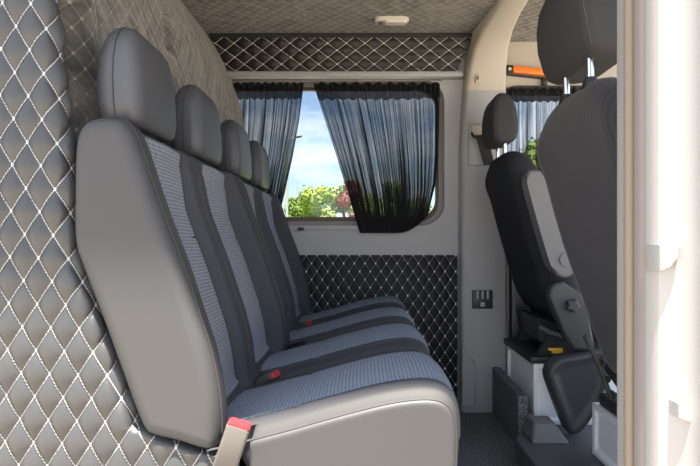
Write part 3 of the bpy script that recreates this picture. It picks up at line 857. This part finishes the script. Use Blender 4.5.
# passenger's seat (nearer one)
def passenger():
    r = empty('cab_seat', (0.9, 1.27, 0.10), 'black front passenger seat at right edge, partly behind the white door post', 'seat')
    seat_box(r, 0.78, 1.20, 1.10, 1.82, 0.08, 0.258)
    bm = bmesh.new(); box(bm, 0.79, 1.19, 1.14, 1.79, 0.258, 0.30, 0.006); part('slide_plate', bm, M['black'], r)
    bm = bmesh.new(); prism(bm, [(0.80, 0.295), (1.08, 0.295), (1.06, 0.43), (0.78, 0.46), (0.72, 0.47), (0.70, 0.44)], 'y', 1.16, 1.56, 0.006); part('seat_frame', bm, M['blackrough'], r)
    bm = bmesh.new(); tube(bm, [(0.655, 1.575, 0.53), (0.70, 1.58, 0.44), (0.735, 1.58, 0.34)], 0.008, 8); part('frame_tube', bm, M['plastic_dark'], r)
    for q in ((0.70, 1.585, 0.45), (0.72, 1.585, 0.40), (0.735, 1.585, 0.355)):
        bm = bmesh.new(); tube(bm, [(q[0], q[1]-0.012, q[2]), (q[0], q[1]+0.004, q[2])], 0.012, 10); part('frame_bolt', bm, M['black'], r)
    prof = [(0.480, 1.08), (0.484, 1.14), (0.505, 1.166), (0.54, 1.170), (0.575, 1.145), (0.60, 1.08), (0.63, 0.98), (0.69, 0.80), (0.75, 0.60), (0.77, 0.50), (0.74, 0.44), (0.69, 0.445), (0.648, 0.53), (0.607, 0.646), (0.552, 0.80), (0.508, 0.956)]
    front_back(r, prof, 1.02, 1.51, 0.05, M['rib'], 0.004)
    headrest_front(r, 0.546, 1.270, 1.222, 1.46, 0.068, 0.150, M['headfab'], 0.18)
    for y in (1.185, 1.325):
        bm = bmesh.new(); tube(bm, [(0.505, y, 1.14), (0.503, y, 1.25)], 0.0085, 10); p = part('headrest_post', bm, M['chrome'], r)
        bm = bmesh.new(); tube(bm, [(0.505, y, 1.155), (0.505, y, 1.178)], [0.02, 0.014], 14); part('post_collar', bm, M['black'], p)
    bm = bmesh.new(); lp = catmull([(0.70, 0.43), (0.70, 0.50), (0.80, 0.535), (1.0, 0.55), (1.12, 0.54), (1.16, 0.48), (1.12, 0.42), (0.9, 0.41)], 50); nr = normals2(lp)
    quad_loft(bm, pillow_loop(lp, nr, [0]*50, 1.03, 1.51, 0.04, [1.03+0.48*k/12 for k in range(13)], lambda y: 0)); part('seat_cushion', bm, M['frontfab'], r, ang=70)
    return r
passenger()

# carpeted kick plate and plastic foot wedge beside the driver's seat box
bm = bmesh.new()
prism(bm, [(2.50, 0.0), (2.50, 0.215), (2.075, 0.205), (2.055, 0.02), (2.055, 0.0)], 'x', 0.60, 0.64, 0.006)
tag(finish('kick_plate', bm, M['floor']), 'dark speckled carpeted riser in front of the driver seat box', 'riser')
bm = bmesh.new()
b0 = [(0.60, 1.90), (0.74, 1.90), (0.74, 2.045), (0.60, 2.045)]; t0 = [(0.625, 1.96), (0.70, 1.96), (0.705, 2.04), (0.62, 2.04)]
quad_loft(bm, [[(x, y, 0.08) for x, y in b0], [(x, y, 0.14) for x, y in t0]])
o = finish('floor_wedge', bm, M['plastic_grey'], ang=30); bv = o.modifiers.new('bevel', 'BEVEL'); bv.width = 0.008; bv.segments = 3
tag(o, 'small dark plastic wedge on the cab floor below the driver seat box', 'floor cover')

# ------------------------------------------------------------------ things on the pillar, roof and cab wall
def lamp():
    c = px(391.5, 20.5, 2.32); zt = ZCEIL
    r = empty('dome_lamp', (c.x, 2.32, zt), 'slim pale interior lamp with dark switch on the suede ceiling', 'lamp')
    bm = bmesh.new(); loops = []
    for z, k in ((zt, 0.0), (zt-0.010, 0.0), (zt-0.016, 0.006)):
        loops.append([(x, y, z) for x, y in rrect(c.x, 2.32, 0.076-k, 0.030-k, 0.029, 8)])
    quad_loft(bm, loops); part('lamp_body', bm, M['lamp'], r)
    bm = bmesh.new(); loops = []
    for z, k in ((zt-0.014, 0.0), (zt-0.022, 0.004)):
        loops.append([(x, y, z) for x, y in rrect(c.x+0.018, 2.32, 0.050-k, 0.022-k, 0.015, 6)])
    quad_loft(bm, loops); part('lamp_lens', bm, M['lamp'], r)
    bm = bmesh.new(); box(bm, c.x-0.056, c.x-0.040, 2.312, 2.334, zt-0.022, zt-0.014, 0.002); part('lamp_switch', bm, M['lampdark'], r)
lamp()
def socket():
    c = px(482.5, 299.5, 2.49)
    r = empty('switch_panel', (c.x, 2.497, c.z), 'small black switch and socket panel on the grey pillar', 'switch')
    hw, hh = 0.048, 0.043
    bm = bmesh.new(); box(bm, c.x-hw, c.x+hw, 2.488, 2.501, c.z-hh, c.z+hh, 0.003); part('panel_plate', bm, M['black'], r)
    for k in (-0.024, 0.0, 0.024):
        bm = bmesh.new(); box(bm, c.x+k-0.0045, c.x+k+0.0045, 2.484, 2.492, c.z+0.004, c.z+hh-0.002, 0.001); part('divider', bm, M['wallgrey'], r)
    bm = bmesh.new(); box(bm, c.x-hw+0.006, c.x+hw-0.006, 2.483, 2.490, c.z-0.008, c.z+0.004, 0.001); part('cross_bar', bm, M['plastic_dark'], r)
    bm = bmesh.new(); box(bm, c.x-0.009, c.x+0.009, 2.482, 2.490, c.z-0.032, c.z-0.014, 0.002); part('socket_face', bm, M['white'], r)
    bm = bmesh.new(); box(bm, c.x-0.004, c.x+0.004, 2.480, 2.484, c.z-0.027, c.z-0.019, 0.001); part('socket_hole', bm, M['plastic_grey'], r)
socket()
def belt():
    c = px(477, 145, 2.49)
    r = empty('seat_belt', (c.x, 2.49, c.z), 'seat belt guide with beige cover and black loop beside the driver headrest', 'seat belt')
    bm = bmesh.new(); box(bm, 0.487, 0.575, 2.488, 2.502, 1.165, 1.362, 0.006); part('guide_cover', bm, M['pillar'], r)
    bm = bmesh.new(); box(bm, 0.496, 0.556, 2.470, 2.490, 1.305, 1.352, 0.008); part('anchor_cap', bm, M['trim'], r)
    bm = bmesh.new(); tube(bm, [(0.497, 2.462, 1.312), (0.500, 2.455, 1.298), (0.515, 2.452, 1.290), (0.54, 2.455, 1.297), (0.575, 2.462, 1.297)], 0.007, 8); part('guide_loop', bm, M['black'], r)
    bm = bmesh.new(); loops = []
    for a, b, z in ((0.520, 0.575, 1.294), (0.545, 0.598, 1.20), (0.556, 0.606, 1.165), (0.60, 0.65, 0.9), (0.63, 0.68, 0.5)):
        y = 2.473 if z > 1.1 else 2.465+0.0
        loops.append([(a, y, z), (b, y, z), (b, y+0.003, z), (a, y+0.003, z)])
    quad_loft(bm, loops[:3]); part('belt_webbing', bm, M['blackrough'], r)
belt()
def hook():
    c = px(477.5, 78, 2.475)
    r = empty('coat_hook', (c.x, c.y, c.z), 'small beige coat hook high on the roof pillar', 'hook')
    bm = bmesh.new(); box(bm, c.x-0.011, c.x+0.011, 2.472, 2.505, c.z-0.022, c.z+0.022, 0.005); part('hook_base', bm, M['trim'], r)
    bm = bmesh.new(); tube(bm, [(c.x, 2.475, c.z+0.008), (c.x, 2.462, c.z-0.004), (c.x, 2.462, c.z-0.012), (c.x, 2.456, c.z-0.006)], 0.004, 8); part('hook_arm', bm, M['sealgrey'], r)
hook()
def orange_bar():
    d = 2.56
    a = px(507, 69, d); b = px(545, 73, d)
    r = empty('warning_light_bar', ((a.x+b.x)/2, 2.59, (a.z+b.z)/2), 'orange warning light bar in black holder above the driver window', 'light bar')
    sl = (b.z-a.z)/(b.x-a.x)
    def bar(x0, x1, h, y0, y1, bev):
        bm = bmesh.new(); box(bm, x0, x1, y0, y1, a.z-h, a.z+h, bev)
        for v in bm.verts: v.co.z += (v.co.x-a.x)*sl
        return bm
    part('holder', bar(a.x-0.002, b.x+0.03, 0.0235, 2.565, 2.592, 0.004), M['black'], r)
    part('lens', bar(a.x+0.028, b.x+0.02, 0.0165, 2.545, 2.57, 0.006), M['orange'], r, label='orange lens')
    bm = bmesh.new(); tube(bm, [(a.x+0.015, 2.558, a.z), (a.x+0.015, 2.567, a.z)], 0.008, 12); part('screw_head', bm, M['lamp'], r)
    bm = bmesh.new(); box(bm, b.x-0.010, b.x+0.014, 2.56, 2.59, b.z-0.055, b.z-0.02, 0.003); part('bracket', bm, M['black'], r)
orange_bar()

# ------------------------------------------------------------------ curtains
def curtain(left, right, ytop, ybot, d, label, n_f=26, amp=0.010, mat=None, wgt=1.0):
    """left/right: lists of x over v (picture units at depth d, turned into metres)"""
    bm = bmesh.new(); uvl = bm.loops.layers.uv.new('UVMap'); rows = []; uvs = {}
    nu, nv = n_f*6, 30
    vs_ = [k/(len(left)-1) for k in range(len(left))]
    for j in range(nv+1):
        v = j/nv; row = []
        l = interp(v, vs_, left); r = interp(v, vs_, right)
        for i in range(nu+1):
            u = i/nu
            yb = ybot(u); yt = ytop+1.2*math.sin(u*70)*(1-v)
            p = px(l+(r-l)*u, yt+(yb-yt)*v, d)
            wob = noise.noise(Vector((u*n_f*0.8, v*1.2, d)))
            p.y += amp*math.sin(2*PI*(n_f*u+0.5*wob))*(0.55+0.45*math.sin(3+v*2))+0.004*wob
            vt = bm.verts.new(p); uvs[vt] = (u*n_f*2.2*wgt, v); row.append(vt)
        rows.append(row)
    for a, b in zip(rows[:-1], rows[1:]):
        for i in range(nu): bm.faces.new((a[i], a[i+1], b[i+1], b[i]))
    for f in bm.faces:
        for l in f.loops: l[uvl].uv = uvs[l.vert]
    o = finish('curtain', bm, mat or M['curtain'], ang=180)
    return tag(o, label, 'curtain')
curtain([225, 225, 225, 224, 222], [304, 299.5, 293, 285, 276], 83, lambda u: 229, 2.545, 'black sheer curtain hanging left of the window gap, behind the headrests', 16)
curtain([313, 325, 337, 348.5, 360], [440, 439.5, 438.5, 436, 428], 83, lambda u: 233-18*max(0, (u-0.55)/0.45)**2, 2.545, 'wide black sheer curtain swept to the right of the window gap', 26)
curtain([500, 500, 500, 500, 500], [585, 585, 585, 585, 585], 88, lambda u: 212, 2.57, 'sheer dark curtain in the driver window behind the driver seat', 12, 0.006, M['curtain_cab'])
bm = bmesh.new(); tube(bm, [(-0.70, 2.560, 1.588), (0.37, 2.560, 1.588)], 0.005, 8)
tag(finish('curtain_rail', bm, M['sealgrey']), 'thin curtain rail above the passenger window', 'rail')

# ------------------------------------------------------------------ trees and lamp posts beyond the window
def tree(x, y, h, w, mat, label, seed, group=None):
    rnd = random.Random(seed)
    g = -0.53
    r = empty('tree', (x, y, g), label, 'tree', group)
    bm = bmesh.new(); tube(bm, [(x, y, g), (x+0.05*h, y, g+h*0.35), (x, y, g+h*0.6)], [h*0.03, h*0.022, h*0.012], 8); part('trunk', bm, M['bark'], r)
    bm = bmesh.new()
    blobs = []
    for k in range(16):
        a = rnd.uniform(0, 2*PI); zz = rnd.uniform(0.18, 0.90); rad = w*0.5*math.sin(PI*min(1, zz*0.85+0.12))**0.7*rnd.uniform(0.2, 0.75)
        blobs.append((Vector((x+rad*math.cos(a), y+rad*math.sin(a), g+h*zz)), w*rnd.uniform(0.13, 0.22)))
    for c, br in blobs:
        n = 300
        for i in range(n):
            d = Vector((rnd.gauss(0, 1), rnd.gauss(0, 1), rnd.gauss(0, 1))).normalized()
            p = c+d*br*rnd.uniform(0.6, 1.05)
            s = h*rnd.uniform(0.010, 0.022)
            t = d.orthogonal().normalized(); q = d.cross(t)
            tt = (t*rnd.uniform(-1, 1)+q*rnd.uniform(-1, 1)+d*rnd.uniform(-.5, .5)).normalized(); qq = tt.cross(d).normalized()
            vs = [bm.verts.new(p+tt*s*1.5), bm.verts.new(p+qq*s), bm.verts.new(p-tt*s*1.5), bm.verts.new(p-qq*s)]
            bm.faces.new(vs)
    me = bpy.data.meshes.new('crown'); bm.to_mesh(me); bm.free(); me.materials.append(mat)
    o = bpy.data.objects.new('crown', me); link(o); o.parent = r; o.matrix_parent_inverse = root_inv(r)
    return r
def tp(xp, ytop, d, w, mat, label, seed):
    p = px(xp, ytop, d); tree(p.x, d, p.z+0.53, w, mat, label, seed)
tp(262, 208, 30, 3.0, M['leafB'], 'low bushy green tree at the left edge of the window view', 1)
tp(300, 197, 38, 3.4, M['leafB'], 'mid green bushy tree beside the lamp post outside', 2)
tp(318, 186, 31, 3.2, M['leafA'], 'bright yellow green tree in the middle of the window view', 3)
tp(342, 172, 43, 5.0, M['leafC'], 'tallest pale green tree at the right of the window view', 4)
tp(352, 176, 27, 2.0, M['leafR'], 'reddish brown tree beside the right curtain edge', 5)
tp(378, 190, 23, 2.4, M['leafA'], 'bright green bush seen through the lower right curtain', 6)
tp(400, 182, 36, 5.0, M['leafB'], 'green tree behind the middle of the right curtain', 7)
tp(545, 136, 26, 5.0, M['leafB'], 'green tree seen through the driver window', 8)
tp(575, 165, 30, 5.0, M['leafA'], 'bright green tree farther right in the driver window', 9)
tp(245, 195, 36, 5.0, M['leafB'], 'green tree behind the left curtain', 10)
def lamp_post(xp, ytop, d, arm, label, r0=0.06):
    p = px(xp, ytop, d); g = -0.53
    r = empty('street_lamp', (p.x, d, g), label, 'street lamp')
    bm = bmesh.new(); tube(bm, [(p.x, d, g), (p.x, d, p.z*0.6), (p.x, d, p.z)], [r0*1.3, r0, r0*0.8], 10); part('pole', bm, M['galv'], r)
    bm = bmesh.new(); tube(bm, [(p.x, d, p.z-0.02), (p.x+arm*0.5, d, p.z+arm*0.15), (p.x+arm, d, p.z+arm*0.22)], r0*0.6, 8); part('arm', bm, M['galv'], r)
    bm = bmesh.new(); prism(bm, [(p.x+arm*0.85, p.z+arm*0.17), (p.x+arm*1.5, p.z+arm*0.33), (p.x+arm*1.5, p.z+arm*0.42), (p.x+arm*0.9, p.z+arm*0.32)], 'y', d-0.12, d+0.12, 0.02); part('lamp_head', bm, M['blackrough'], r)
lamp_post(287, 140, 24, 0.45, 'tall street lamp with dark head, left in the window gap')
lamp_post(298, 187, 48, 0.45, 'small distant lamp post among the trees', 0.07)
